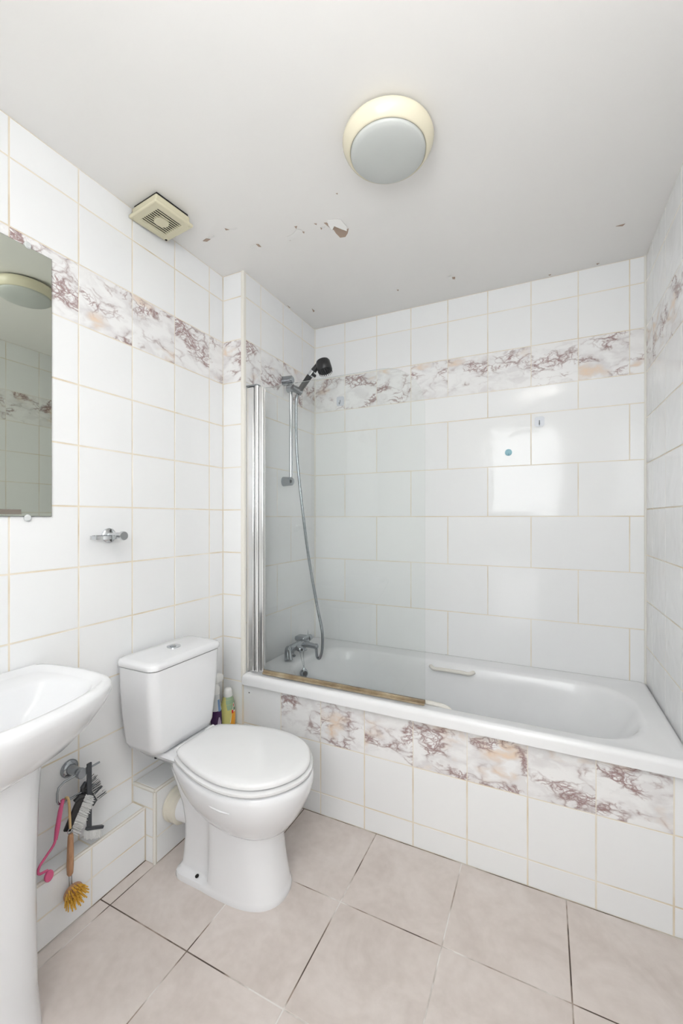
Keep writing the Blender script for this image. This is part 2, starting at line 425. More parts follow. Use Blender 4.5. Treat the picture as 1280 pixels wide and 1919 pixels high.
# front wall behind the camera with a frosted window
WX0, WX1, WZ0, WZ1 = 0.80, 1.56, 1.25, 2.25
wf = MB().box(-0.12, WX0, YF - 0.12, YF, 0, ZC).box(WX1, XR + 0.12, YF - 0.12, YF, 0, ZC).box(WX0, WX1, YF - 0.12, YF, WZ1, ZC).box(WX0, WX1, YF - 0.12, YF, 0, WZ0)
struct(wf.build('wall_front', WALLP), 'white painted wall with a frosted window', 'wall')
def window_mat():
    m, nt, b = new_mat('frosted_daylit_glass'); v = coords(nt, False)
    b.inputs['Base Color'].default_value = (0.8, 0.82, 0.82, 1); b.inputs['Roughness'].default_value = 0.4
    b.inputs['Emission Color'].default_value = (0.96, 0.985, 1.0, 1); b.inputs['Emission Strength'].default_value = WINDOW_L
    bump(nt, b, noise(nt, v, 60.0, 2.0), 0.3, 0.002)
    return m
win = MB()
for x0, x1, z0, z1 in ((WX0, WX0 + .04, WZ0, WZ1), (WX1 - .04, WX1, WZ0, WZ1), (WX0 + .04, WX1 - .04, WZ0, WZ0 + .04), (WX0 + .04, WX1 - .04, WZ1 - .04, WZ1)): win.box(x0, x1, YF - 0.07, YF - 0.02, z0, z1)
win = win.build('window_1', DOORP, origin=(1.12, YF - .045, WZ0)); struct(win, 'white framed frosted window', 'window')
MB().box(WX0 + .04, WX1 - .04, YF - 0.05, YF - 0.044, WZ0 + .04, WZ1 - .04).build('window_pane', window_mat(), win)

# corner trims and sealant
q = [(XT - 0.012, 0.004), (XT - 0.012, -0.0025), (XT - 0.004, -0.0025), (XT + 0.001, 0.0), (XT + 0.0025, 0.004), (XT + 0.0025, 0.016), (XT - 0.004, 0.016)]
struct(MB().prism(q, 0.487, ZC).build('trim_1', TRIMM), 'cream plastic corner trim up the edge of the projecting wall', 'trim')
struct(MB().tube([(XT + 0.002, YB - 0.002, 0.52), (XT + 0.002, YB - 0.002, ZC)], 0.005, 8).build('trim_2', TRIMM), 'sealant bead in the corner at the tap end', 'sealant')
struct(MB().tube([(XR - 0.002, YB - 0.002, 0.52), (XR - 0.002, YB - 0.002, ZC)], 0.0055, 8).build('trim_3', TRIMM), 'sealant bead in the corner at the foot end', 'sealant')

# peeling paint on the ceiling
brown = [(0.6387, -0.0927), (0.6611, -0.0624), (0.6711, -0.044), (0.6816, -0.0453), (0.6653, -0.0209), (0.648, -0.0055), (0.6264, -0.0101), (0.6225, -0.0415), (0.6235, -0.0687)]
MB().prism(brown, ZC + 0.002, ZC - 0.0006).build('bare_plaster_patch', PLASTER, ceiling)
curl = [(0.6278, -0.1257, 0), (0.6566, -0.1161, 0), (0.6745, -0.1032, 0), (0.6803, -0.0639, .004), (0.6721, -0.0436, .006), (0.6611, -0.0624, .008), (0.6402, -0.092, .007), (0.621, -0.0726, .007), (0.6187, -0.1023, .003)]
def flake(pts, mat, name='paint_flake'):
    n = len(pts); top = [(x, y, ZC - 0.0006 - d) for x, y, d in pts]; bot = [(x, y, ZC - 0.0018 - d) for x, y, d in pts]
    return MB().add(top + bot, [tuple(range(n)), tuple(range(2 * n - 1, n - 1, -1))] + [(i, (i + 1) % n, n + (i + 1) % n, n + i) for i in range(n)]).build(name, mat, ceiling)
flake(curl, FLAKE)
for pts in ([(0.6074, -0.1165), (0.6171, -0.1136), (0.6271, -0.0697), (0.6201, -0.0658)], [(0.1039, -0.2397), (0.1286, -0.2455), (0.1412, -0.2345), (0.1172, -0.2294)],
            [(0.2384, -0.2601), (0.2491, -0.2459), (0.2347, -0.2492)], [(0.2904, -0.1281), (0.3011, -0.1229), (0.2996, -0.1032), (0.291, -0.1094)], [(0.4933, -0.1493), (0.5047, -0.1465), (0.4926, -0.1344)],
            [(0.4723, -0.1071), (0.4837, -0.1016), (0.4758, -0.0931)], [(0.5707, -0.1298), (0.5806, -0.125), (0.5758, -0.1186)], [(0.5828, -0.1), (0.5863, -0.0912), (0.5791, -0.0873)],
            [(0.2327, 0.4458), (0.2336, 0.476), (0.2202, 0.4838)], [(0.1309, 0.3577), (0.1318, 0.3887), (0.1265, 0.3827)], [(1.635, 0.3987), (1.6516, 0.3976), (1.6658, 0.3973), (1.6588, 0.4084)],
            [(0.43, -0.095), (0.442, -0.091), (0.432, -0.084)], [(0.505, -0.112), (0.513, -0.105), (0.506, -0.097)], [(0.985, 0.475), (0.999, 0.478), (0.995, 0.497), (0.984, 0.491)],
            [(0.712, 0.466), (0.722, 0.469), (0.715, 0.480)], [(1.399, 0.652), (1.411, 0.652), (1.405, 0.662)], [(1.593, 0.648), (1.606, 0.650), (1.598, 0.659)], [(0.7155, -0.2290), (0.7225, -0.2280), (0.7190, -0.2230)]):
    flake([(x, y, 0.0) for x, y in pts], PLASTER, 'paint_chip')
for pts in ([(0.1344, -0.2475, .001), (0.1732, -0.2527, .004), (0.1711, -0.2424, .003), (0.1431, -0.2366, 0)], [(0.2502, -0.2472, 0), (0.2894, -0.2447, .004), (0.2674, -0.2353, .002)],
            [(0.2603, -0.1273, .003), (0.2904, -0.1281, 0), (0.2846, -0.1156, 0), (0.2542, -0.1147, .003)],
            [(0.496, -0.1345, .003), (0.5095, -0.119, .001), (0.5023, -0.0993, 0), (0.4742, -0.0938, 0.002), (0.4479, -0.092, 0.004), (0.4207, -0.0904, .002), (0.4317, -0.1095, 0), (0.4651, -0.1171, .002)],
            [(0.968, 0.462, .002), (0.986, 0.460, .003), (0.984, 0.476, 0), (0.972, 0.478, 0)], [(0.585, -0.106, .002), (0.604, -0.100, .003), (0.598, -0.090, 0)]):
    flake(pts, FLAKE)

# ------------------------------------------------------------ bath
tub = thing('bathtub', 'white acrylic bathtub with two grab handles behind the tiled panel', 'bathtub', (0.95, 0.33, 0.0))
X0, X1, Y0, Y1 = XT + 0.001, XR - 0.001, -0.021, YB - 0.001
R = [rrect(X0, X1, Y0, Y1, 0.012, 0.488), rrect(X0, X1, Y0, Y1, 0.012, 0.515), rrect(X0 + .003, X1 - .003, Y0 + .003, Y1 - .003, 0.014, 0.527),
     rrect(X0 + .010, X1 - .010, Y0 + .010, Y1 - .010, 0.02, 0.5335), rrect(X0 + .022, X1 - .022, Y0 + .020, Y1 - .022, 0.03, 0.534),
     rrect(X0 + .040, X1 - .040, Y0 + .034, Y1 - .045, 0.06, 0.529), rrect(0.245, 1.712, 0.048, 0.585, 0.19, 0.528),
     rrect(0.262, 1.696, 0.060, 0.570, 0.20, 0.523), rrect(0.270, 1.686, 0.067, 0.563, 0.20, 0.512),
     rrect(0.282, 1.655, 0.078, 0.553, 0.20, 0.46), rrect(0.305, 1.585, 0.098, 0.535, 0.20, 0.34), rrect(0.330, 1.50, 0.120, 0.515, 0.19, 0.22),
     rrect(0.36, 1.43, 0.145, 0.490, 0.165, 0.155), rrect(0.42, 1.35, 0.195, 0.440, 0.12, 0.135)]
MB().loft(R, False, True).build('basin_shell', ACRYLIC, tub, sharp=60)
def grab(p0, p1, off, lift):
    a, b = Vector(p0), Vector(p1); o = Vector(off); m = (b - a)
    pth = bez([a, a + m * .10 + o * .85, a + m * .30 + o + Vector((0, 0, lift)), a + m * .70 + o + Vector((0, 0, lift)), a + m * .90 + o * .85, b], 6)
    MB().tube(pth, 0.0085, 10, flat=1.3).build('grab_handle', TRIMM, tub)
grab((0.862, 0.562, 0.500), (1.072, 0.562, 0.500), (0, -0.028, -0.004), 0.004)
grab((0.862, 0.066, 0.496), (1.064, 0.066, 0.496), (0, 0.024, 0.018), 0.004)
MB().lathe([(0.034, 0.0), (0.034, 0.003), (0.022, 0.006), (0.0, 0.006)], (0.50, 0.32, 0.1355), (0, 0, 1), 24).build('drain', DCHROME, tub)
struct(MB().tube(bez([(XT + 0.004, YB - 0.002, 0.524), (0.9, YB - 0.002, 0.526), (XR - 0.004, YB - 0.002, 0.524)], 20), 0.0055, 8).build('trim_5', SEALANT), 'mould spotted sealant line between bath and far wall', 'sealant')

panel = MB().box(XT, XR, G, 0.016, 0.0, 0.487).build('tiled_bath_front', GROUT, origin=(0.95, 0.008, 0))
tag(panel, 'tiled bath front panel with a row of marble tiles along its top', 'bath front')
px = cuts(XT, XR, 1.7295, 0.2)
px = [XT] + [p for p in px if p > 0.2]
for a, b in zip(px, px[1:]):
    tile(panel, 'back', 0.0, a, b, 0.0, 0.0911, TILE); tile(panel, 'back', 0.0, a, b, 0.0911, 0.3034, TILE)
    tile(panel, 'back', 0.0, a, b, 0.3034, 0.485, MARBLE if (a > 0.25 and b < 1.75) else TILE)
MB().lathe([(0.003, 0), (0.003, 0.0006)], (0.1553, 0.0, 0.4468), (0, -1, 0), 10).build('screw_hole', DARK, panel)

# shower screen
scr = thing('shower_screen', 'hinged glass shower screen with rounded corner standing on the bath rim', 'shower screen', (0.2, 0.033, 0.534))
YS = 0.033
zt, zb, xl, xr_, rad = 1.852, 0.546, 0.214, 0.968, 0.175
gp = [(xl, zb), (xr_, zb), (xr_, zt - rad)] + [(xr_ - rad + rad * math.cos(math.radians(a)), zt - rad + rad * math.sin(math.radians(a))) for a in range(10, 91, 10)] + [(xl, zt)]
m = MB(); n = len(gp)
m.add([(x, YS - .003, z) for x, z in gp] + [(x, YS + .003, z) for x, z in gp], [tuple(range(n)), tuple(range(2 * n - 1, n - 1, -1))] + [(i, (i + 1) % n, n + (i + 1) % n, n + i) for i in range(n)])
m.build('glass_pane', GLASS, scr, sharp=20)
MB().box(0.1225, 0.164, YS - 0.014, YS + 0.014, 0.536, 1.862).build('wall_channel', ALU, scr, bevel=0.004)
MB().tube([(0.176, YS, 0.540), (0.176, YS, 1.866)], 0.0125, 20).build('hinge_tube', ALU, scr)
MB().box(0.190, 0.217, YS - 0.011, YS + 0.011, 0.540, 1.860).build('glass_channel', ALU, scr, bevel=0.006, segs=3)
MB().box(0.186, 0.191, YS - 0.006, YS + 0.006, 0.540, 1.858).build('hinge_gasket', GREYP, scr)
MB().box(0.1225, 0.186, YS - 0.015, YS + 0.015, 1.8655, 1.873).build('top_cap', DCHROME, scr, bevel=0.003)
MB().box(0.214, 0.968, YS - 0.006, YS + 0.006, 0.5355, 0.552).build('bottom_seal', SEAL, scr, bevel=0.002)
MB().box(0.214, 0.968, YS - 0.013, YS - 0.006, 0.5345, 0.542).build('drip_fin', SEAL, scr, bevel=0.001)

# shower riser rail, handset, hose, mixer, plug
ry = 0.335
rail = thing('shower_rail', 'chrome shower riser rail fixed to the tap end wall', 'shower rail', (XT, ry, 1.43))
MB().tube([(0.168, ry, 1.44), (0.168, ry, 1.985)], 0.0095, 16).build('rail_tube', CHROME, rail)
for zz, h in ((1.447, 'wall_bracket'), (1.985, 'wall_bracket')):
    rr = [[Vector((x, ry + a * (0.024 - k), zz + b * (0.026 - k))) for a, b in ((math.cos(t * math.pi / 12) * 1.0, math.sin(t * math.pi / 12)) for t in range(24))] for x, k in ((XT + .0005, 0.0), (0.150, 0.002), (0.174, 0.003), (0.181, 0.010))]
    MB().loft(rr).build(h, DCHROME, rail)
MB().tube([(0.150, ry, 1.94), (0.185, ry, 1.94)], 0.021, 18).build('slider', DCHROME, rail)
MB().tube([(0.195, ry - 0.030, 1.935), (0.220, ry + 0.018, 1.918)], [0.017, 0.020], 18).build('handset_cradle', DCHROME, rail)

hs = thing('shower_handset', 'black shower handset with silver collar resting in the rail cradle', 'shower head', (0.214, ry, 1.915))
A = Vector((0.205, ry + .004, 1.908)); Bp = Vector((0.283, ry + .004, 1.993)); Cp = Vector((0.303, ry + .004, 2.014)); E_ = Vector((0.338, ry + .004, 2.046))
MB().tube([A, A.lerp(Bp, .5), Bp], [0.0125, 0.0150, 0.0155], 18).build('handle', BLACK, hs)
MB().tube([Bp, Cp], 0.0158, 18).build('collar', CHROME, hs)
MB().tube([Cp, E_], [0.0155, 0.0145], 18).build('neck', BLACK, hs)
MB().tube([Bp.lerp(Cp, .5) + Vector((0.012, -0.006, -.012)), Bp.lerp(Cp, .5) + Vector((0.024, -0.008, -.020))], 0.008, 12).build('button', BLACK, hs)
hc = Vector((0.364, ry + .004, 2.032)); hax = Vector((0.30, -0.05, -0.95)).normalized()
MB().lathe([(0.020, -0.030), (0.033, -0.026), (0.037, -0.018), (0.038, 0.028), (0.035, 0.032), (0.0, 0.032)], hc, hax, 28).build('head', BLACK, hs)
mm = MB(); u = hax.orthogonal().normalized(); w = hax.cross(u)
for rad_, cnt in ((0.034, 22), (0.026, 16), (0.016, 10), (0.007, 5)):
    for k in range(cnt):
        t = 2 * math.pi * k / cnt; p = hc + hax * 0.031 + (u * math.cos(t) + w * math.sin(t)) * rad_
        mm.tube([p, p + hax * 0.014], [0.0016, 0.0009], 5)
o = mm.build('nozzle_teeth', BLACK, hs); o['kind'] = 'stuff'

hose = bez([(0.208, ry + .004, 1.906), (0.196, ry + .008, 1.85), (0.198, 0.345, 1.62), (0.214, 0.36, 1.38), (0.248, 0.38, 1.06), (0.290, 0.40, 0.79), (0.316, 0.405, 0.67), (0.322, 0.405, 0.60), (0.318, 0.404, 0.545), (0.306, 0.402, 0.508), (0.291, 0.400, 0.512), (0.286, 0.400, 0.555)], 26)
rads = [0.0078 if i % 2 else 0.0070 for i in range(len(hose))]
tag(MB().tube(hose, rads, 10).build('shower_hose', DCHROME, origin=(0.27, 0.436, 0.53), sharp=80), 'grey metal shower hose looping from mixer up to handset', 'hose')

mx = thing('bath_mixer', 'dull chrome bath mixer tap with spout on the tap end rim', 'tap', (0.195, 0.35, 0.532))
mz = 0.572
MB().tube([(0.195, 0.270, mz), (0.195, 0.300, mz), (0.195, 0.40, mz), (0.195, 0.455, mz)], [0.017, 0.021, 0.021, 0.018], 20).build('body', DCHROME, mx)
for yy in (0.305, 0.425): MB().lathe([(0.023, 0), (0.023, 0.004), (0.015, 0.010), (0.015, 0.032)], (0.190, yy, 0.5292), (0, 0, 1), 20).build('pillar', DCHROME, mx)
MB().tube(bez([(0.195, 0.285, mz), (0.200, 0.262, mz + .010), (0.208, 0.246, mz + .004), (0.216, 0.236, mz - .020), (0.222, 0.230, mz - .038)], 6), [0.014 + 0.0003 * i for i in range(25)], 18).build('spout', DCHROME, mx)
MB().lathe([(0.013, 0), (0.0155, .006), (0.0155, .040), (0.012, .044)], (0.205, 0.330, mz), (0.93, -0.30, -0.10), 20).build('control_knob', DCHROME, mx)
kax = Vector((0.93, -0.30, -0.10)).normalized()
MB().lathe([(0.006, 0), (0.006, .002)], Vector((0.205, 0.330, mz)) + kax * 0.0442, kax, 14).build('knob_index', BLACK, mx)
MB().lathe([(0.014, 0), (0.0155, .01), (0.0135, .07), (0.0155, .074), (0.0155, .084), (0.009, .090)], (0.205, 0.400, mz), (0.998, 0.0, -0.06), 20).build('hose_outlet', DCHROME, mx)
MB().box(0.150, 0.215, 0.395, 0.455, mz + .008, mz + .035).build('cartridge_housing', DCHROME, mx, bevel=0.010, segs=3)
MB().tube([(0.195, 0.462, mz + .010), (0.195, 0.492, mz + .010)], [0.019, 0.017], 18).build('diverter', DCHROME, mx)
MB().tube([(0.195, 0.470, mz + .026), (0.195, 0.470, mz + .062)], [0.003, 0.0015], 8).build('diverter_pin', DCHROME, mx)

pl = thing('bath_plug', 'dark metal bath plug hanging on its chain below the mixer', 'plug', (0.263, 0.335, 0.455))
sp = Vector((0.302, 0.246, 0.478)); sax = Vector((0.9, -0.40, 0.15)).normalized()
MB().lathe([(0.020, -0.009), (0.022, -0.004), (0.022, 0.004), (0.018, 0.009), (0.006, 0.010), (0.0, 0.010)], sp, sax, 24).build('stopper', DCHROME, pl)
MB().lathe([(0.012, 0.0), (0.012, 0.0015)], sp + sax * 0.010, sax, 20).build('stopper_face', BLACK, pl)
MB().tube([sp + Vector((0, 0, .016)), sp + Vector((0, 0, .030))], [0.009, 0.004], 12).build('lug', DCHROME, pl)
MB().tube(bez([(0.238, 0.312, 0.553), (0.268, 0.280, 0.528), sp + Vector((0, 0, .029)), (0.276, 0.285, 0.535), (0.240, 0.345, 0.556)], 8), 0.0012, 6).build('chain', DCHROME, pl)

# adhesive hooks on the far wall
def hook(x, z, w, h, plate_mat, hook_mat, label, rnd=False):
    t = thing('adhesive_hook', label, 'hook', (x, YB, z), 'adhesive hooks on the far bath wall')
    if rnd: MB().lathe([(w, 0.0005), (w, 0.003), (w * .8, 0.005), (0, 0.0055)], (x, YB, z), (0, -1, 0), 24).build('backplate', plate_mat, t)
    else:
        rr = [rrect(x - w, x + w, z - h, z + h, w * .45, 0) for _ in (0, 1)]
        MB().loft([[Vector((p.x, YB - .0005, p.y)) for p in rr[0]], [Vector((p.x, YB - .0025, p.y)) for p in rr[1]]]).build('backplate', plate_mat, t)
    MB().tube(bez([(x, YB - .003, z + h * .2), (x, YB - .007, z - h * .3), (x, YB - .016, z - h * .75), (x, YB - .021, z - h * .35)], 6), 0.0024, 8).build('hook_wire', hook_mat, t)
hook(1.3607, 1.7167, 0.021, 0.024, HOOKCLEAR, DCHROME, 'square translucent adhesive hook with metal wire on plain tiles')
hook(1.2217, 1.5769, 0.0165, 0.0165, HOOKBLUE, HOOKBLUE, 'small round pale blue adhesive hook', True)
hook(0.2951, 1.9427, 0.024, 0.028, HOOKCLEAR, DCHROME, 'translucent adhesive hook stuck to the marble border')

# ------------------------------------------------------------ pipe boxing
b1 = MB().box(0.0005, 0.067 - G, YF + 0.001, -0.4885, 0.001, 0.195 - G).build('pipe_boxing', GROUT, origin=(0.033, -0.9, 0))
tag(b1, 'low white tiled pipe boxing along the wall under the basin', 'boxing')
e = cuts(YF + 0.001, -0.4885, -0.6904, 0.2)
e = [YF + 0.001] + [-0.6904 - 0.2 * k for k in range(6, -1, -1)] + [-0.4885]
for a, b in zip(e, e[1:]):
    tile(b1, 'left', 0.067, a, b, 0.0, 0.091, TILE); tile(b1, 'left', 0.067, a, b, 0.091, 0.189, TILE)
    tile(b1, 'up', 0.195, 0.0005, 0.060, a, b, TILE)
MB().tube([(0.0645, YF + 0.001, 0.1925), (0.0645, -0.4885, 0.1925)], 0.0045, 10).build('edge_trim', TRIMM, b1)
b2 = MB().box(0.0005, 0.115 - G, -0.4885 + G, -0.0005, 0.001, 0.267 - G).build('pipe_boxing', GROUT, origin=(0.057, -0.24, 0))
tag(b2, 'taller white tiled pipe boxing behind the toilet pan', 'boxing')
e = [-0.480, -0.29, -0.09, -0.001]
for a, b in zip(e, e[1:]):
    tile(b2, 'left', 0.115, a, b, 0.0, 0.095, TILE); tile(b2, 'left', 0.115, a, b, 0.095, 0.259, TILE); tile(b2, 'up', 0.267, 0.0005, 0.107, a, b, TILE)
tile(b2, 'back', -0.4885, 0.0675, 0.107, 0.0, 0.095, TILE); tile(b2, 'back', -0.4885, 0.0005, 0.107, 0.197, 0.259, TILE); tile(b2, 'back', -0.4885, 0.0675, 0.107, 0.095, 0.197, TILE)
MB().tube([(0.1115, -0.485, 0.001), (0.1115, -0.485, 0.262)], 0.0060, 10).build('edge_trim', TRIMM, b2)
MB().tube([(0.0005, -0.485, 0.2635), (0.1115, -0.485, 0.2635)], 0.0055, 10).build('edge_trim', TRIMM, b2)
MB().tube([(0.1115, -0.485, 0.2635), (0.1115, -0.001, 0.2635)], 0.0055, 10).build('edge_trim', TRIMM, b2)

# ------------------------------------------------------------ toilet
TY = -0.388
wc = thing('toilet', 'white ceramic close coupled toilet with closed lid', 'toilet', (0.40, TY, 0.0))
def ped(z, xb, xf, hr, hf):
    return half_ring([(xb, 0), (xb, hr * .7), (xb + .015, hr), (0.30, hr), (0.352, hr), (0.364, hf), (0.43, hf), (0.50, hf * .98), (xf - .045, hf * .80), (xf - .008, hf * .45), (xf, hf * .12), (xf, 0)], TY, z, 34)
P = [ped(0.0, .205, .612, .108, .110), ped(.012, .204, .613, .109, .111), ped(.020, .206, .610, .107, .109), ped(.026, .208, .608, .085, .108), ped(.034, .210, .606, .080, .107),
     ped(.08, .215, .598, .078, .103), ped(.13, .22, .590, .077, .099), ped(.18, .22, .585, .077, .097), ped(.24, .21, .585, .080, .098), ped(.30, .19, .58, .088, .10), ped(.36, .17, .57, .098, .10)]
MB().loft(P).build('pedestal', CERAMIC, wc, sharp=50)
def egg(z, xb, xf, hw, rear=0.55):
    L = xf - xb
    return half_ring([(xb, 0), (xb, hw * rear * .8), (xb + .03 * L, hw * rear * 1.05), (xb + .18 * L, hw * .80), (xb + .36 * L, hw * .96), (xb + .55 * L, hw * 1.01), (xb + .72 * L, hw * .96), (xb + .86 * L, hw * .78), (xb + .96 * L, hw * .46), (xf, hw * .18), (xf, 0)], TY, z, 34)
Bw = [egg(.402, .19, .685, .170), egg(.398, .185, .690, .176), egg(.38, .185, .692, .179), egg(.35, .20, .686, .174), egg(.315, .215, .672, .163), egg(.28, .235, .654, .146), egg(.25, .26, .634, .126), egg(.225, .29, .612, .104), egg(.206, .33, .588, .078), egg(.195, .37, .56, .045)]
MB().loft(Bw).build('bowl', CERAMIC, wc, sharp=60)
MB().loft([rrect(.025, .30, TY - .085, TY + .085, .03, .372), rrect(.020, .30, TY - .105, TY + .105, .03, .395), rrect(.020, .285, TY - .118, TY + .118, .03, .412), rrect(.022, .215, TY - .112, TY + .112, .025, .424)]).build('cistern_shelf', CERAMIC, wc, sharp=50)
LO = [(.214, 0), (.214, .080), (.222, .104), (.25, .119), (.30, .139), (.36, .158), (.42, .171), (.48, .176), (.54, .169), (.59, .151), (.63, .121), (.66, .080), (.680, .035), (.683, 0)]
def lid(z, d=0.0): return inset(half_ring(LO, TY, z, 40, 2), d)
def grow(r, g): return inset(r, -g)
MB().loft([grow(lid(.4055), -.008), grow(lid(.4085), .004), grow(lid(.414), .008), grow(lid(.420), .007), grow(lid(.4228), -.002)]).build('seat', SEATP, wc, sharp=60)
MB().loft([lid(.4270, .010), lid(.4300, .001), lid(.436, 0), lid(.442, .002), lid(.4465, .010), lid(.4490, .030), lid(.4515, .080), lid(.4525, .15)]).build('lid', SEATP, wc, sharp=60)
for s in (-1, 1): MB().tube([(.212, TY + s * .075 - .018, .432), (.212, TY + s * .075 + .018, .432)], .011, 14).build('hinge', SEATP, wc)
CYc = -0.402
C = [rrect(.035, .165, CYc - .115, CYc + .115, .03, .4265), rrect(.022, .186, CYc - .137, CYc + .137, .034, .434), rrect(.016, .190, CYc - .146, CYc + .146, .034, .455), rrect(.012, .194, CYc - .158, CYc + .158, .034, .56), rrect(.012, .198, CYc - .166, CYc + .166, .034, .66), rrect(.012, .199, CYc - .168, CYc + .168, .034, .728)]
cist = MB().loft(C).build('cistern', CERAMIC, wc, sharp=60)
clid = MB().loft([rrect(.012, .200, CYc - .169, CYc + .169, .034, .7305), rrect(.010, .204, CYc - .173, CYc + .173, .036, .733), rrect(.010, .204, CYc - .173, CYc + .173, .036, .746), rrect(.013, .199, CYc - .168, CYc + .168, .034, .754), rrect(.025, .185, CYc - .153, CYc + .153, .03, .7575)]).build('cistern_lid', CERAMIC, wc, sharp=60)
MB().lathe([(.025, 0), (.025, .0035), (.021, .005), (0, .005)], (.098, CYc + .016, .7572), (0, 0, 1), 28).build('flush_button', CHROME, clid)
MB().lathe([(.012, 0), (.012, .0014), (0, .002)], (.103, CYc + .008, .7622), (0, 0, 1), 20).build('half_flush_button', DCHROME, clid)
MB().tube([(.425, TY - .1695, .357), (.450, TY - .1725, .353), (.485, TY - .1735, .351), (.518, TY - .1705, .351)], [.002, .0036, .0036, .002], 10).build('slot_shade_lip', CERAMIC, wc)  # raised lip added so that its shade stands in for a side slot
MB().lathe([(.0065, 0), (.0065, .0015)], (.3107, TY - .0930, .0275), (0, -.3, 1), 14).build('fixing_hole', DARK, wc)
MB().lathe([(.060, 0), (.064, .003), (.064, .012), (.058, .016), (.058, .026), (.062, .030), (.062, .048), (.054, .052)], (.1155, TY - .006, .172), (1, 0, 0), 32).build('waste_connector', CONN, wc)
MB().tube([(.150, TY - .006, .172), (.24, TY - .002, .176)], [.051, .051], 28).build('outlet_spigot', CERAMIC, wc)
MB().tube([(.118, TY - .098, .385), (.118, TY - .098, .430)], .005, 10).build('supply_pipe', BLACK, wc)

# ------------------------------------------------------------ wash basin
BY = -1.065
bs = thing('washbasin', 'white ceramic pedestal washbasin under the mirror', 'washbasin', (0.2, BY, 0.0))
BO = [(.004, 0), (.004, .240), (.012, .255), (.05, .268), (.12, .280), (.20, .287), (.27, .285), (.315, .272), (.345, .240), (.368, .195), (.388, .135), (.402, .07), (.408, 0)]
def bas(z, sx=1.0, sy=1.0, xo=0.0, cx=.004): 
    return [Vector((cx + xo + (p.x - cx) * sx, BY + (p.y - BY) * sy, z)) for p in half_ring(BO, BY, z, 40, 2)]
Rg = [bas(.635, .62, .42, .02), bas(.650, .72, .55, .012), bas(.68, .83, .72, .006), bas(.72, .915, .86), bas(.76, .97, .95), bas(.785, .995, .99), bas(.800, 1.0, 1.0), bas(.809, .99, .993), bas(.814, .965, .98),
      bas(.813, .91, .945, .006), bas(.803, .875, .915, .010), bas(.799, .82, .89, .020), bas(.796, .62, .86, .085), bas(.785, .59, .83, .093), bas(.74, .54, .74, .100), bas(.70, .45, .58, .115), bas(.678, .30, .36, .145), bas(.672, .12, .14, .18)]
MB().loft(Rg, True, True).build('bowl', CERAMIC, bs, sharp=70)
def ell(z, a0, a1, hw, n=36):
    c = (a0 + a1) / 2; r = (a1 - a0) / 2
    return [Vector((c + r * math.copysign(abs(math.cos(2 * math.pi * k / n)) ** .75, math.cos(2 * math.pi * k / n)), BY + hw * math.copysign(abs(math.sin(2 * math.pi * k / n)) ** .75, math.sin(2 * math.pi * k / n)), z)) for k in range(n)]
MB().loft([ell(0, .07, .30, .137), ell(.02, .072, .298, .136), ell(.10, .085, .285, .131), ell(.35, .09, .28, .130), ell(.55, .085, .285, .134), ell(.645, .08, .29, .140)]).build('pedestal', CERAMIC, bs, sharp=60)

# ------------------------------------------------------------ mirror
mi = thing('wall_mirror', 'frameless rectangular mirror hung above the washbasin', 'mirror', (0.001, -1.05, 1.2562))
MB().box(0.0012, 0.0055, -1.33, -0.7775, 1.2562, 2.0525).build('backing', MEDGE, mi)
MB().box(0.0056, 0.0062, -1.3295, -0.7785, 1.2575, 2.0515).build('mirror_glass', MIRROR, mi)
for yy in (-0.845, -1.25):
    for zz, s in ((2.0525, 1), (1.2562, -1)):
        MB().lathe([(.010, 0), (.010, .006), (.007, .009), (0, .009)], (0.0012, yy, zz + s * .004), (1, 0, 0), 16).build('mirror_clip', CLEARP, mi)
MB().box(0.0062, 0.0068, -1.0, -0.8625, 1.2625, 1.2765).build('taupe_strip', TAUPE, mi)  # thin taupe strip laid flat along the bottom of the mirror

# ------------------------------------------------------------ tumbler ring on the wall
th = thing('tumbler_holder', 'chrome wall post holding a tumbler ring beside the mirror', 'tumbler holder', (0.0, -0.585, 1.19))
hy, hz = -0.585, 1.1905
MB().lathe([(.0255, .0005), (.0255, .005), (.021, .009), (.011, .011)], (0, hy, hz), (1, 0, 0), 28).build('wall_plate', CHROME, th)
MB().lathe([(.0115, .010), (.0115, .070), (.0155, .072), (.0155, .080), (.0145, .082), (0, .0822)], (0, hy, hz), (1, 0, 0), 24).build('post', SATIN, th)
rc = Vector((0.048, hy - 0.052, hz - 0.004)); rg = []
for k in range(40):
    t = 2 * math.pi * k / 40; d = Vector((math.cos(t), math.sin(t), 0)); c = rc + d * 0.037
    rg.append([c + d * a + Vector((0, 0, b)) for a, b in ((.0025, -.006), (.0025, .006), (-.0025, .006), (-.0025, -.006))])
rg.append(rg[0]); MB().loft(rg, False, False).build('ring', CHROME, th, sharp=40)
MB().tube([(0.048, hy - .010, hz - .002), (0.048, hy - .018, hz - .004)], .006, 12).build('ring_clamp', CHROME, th)

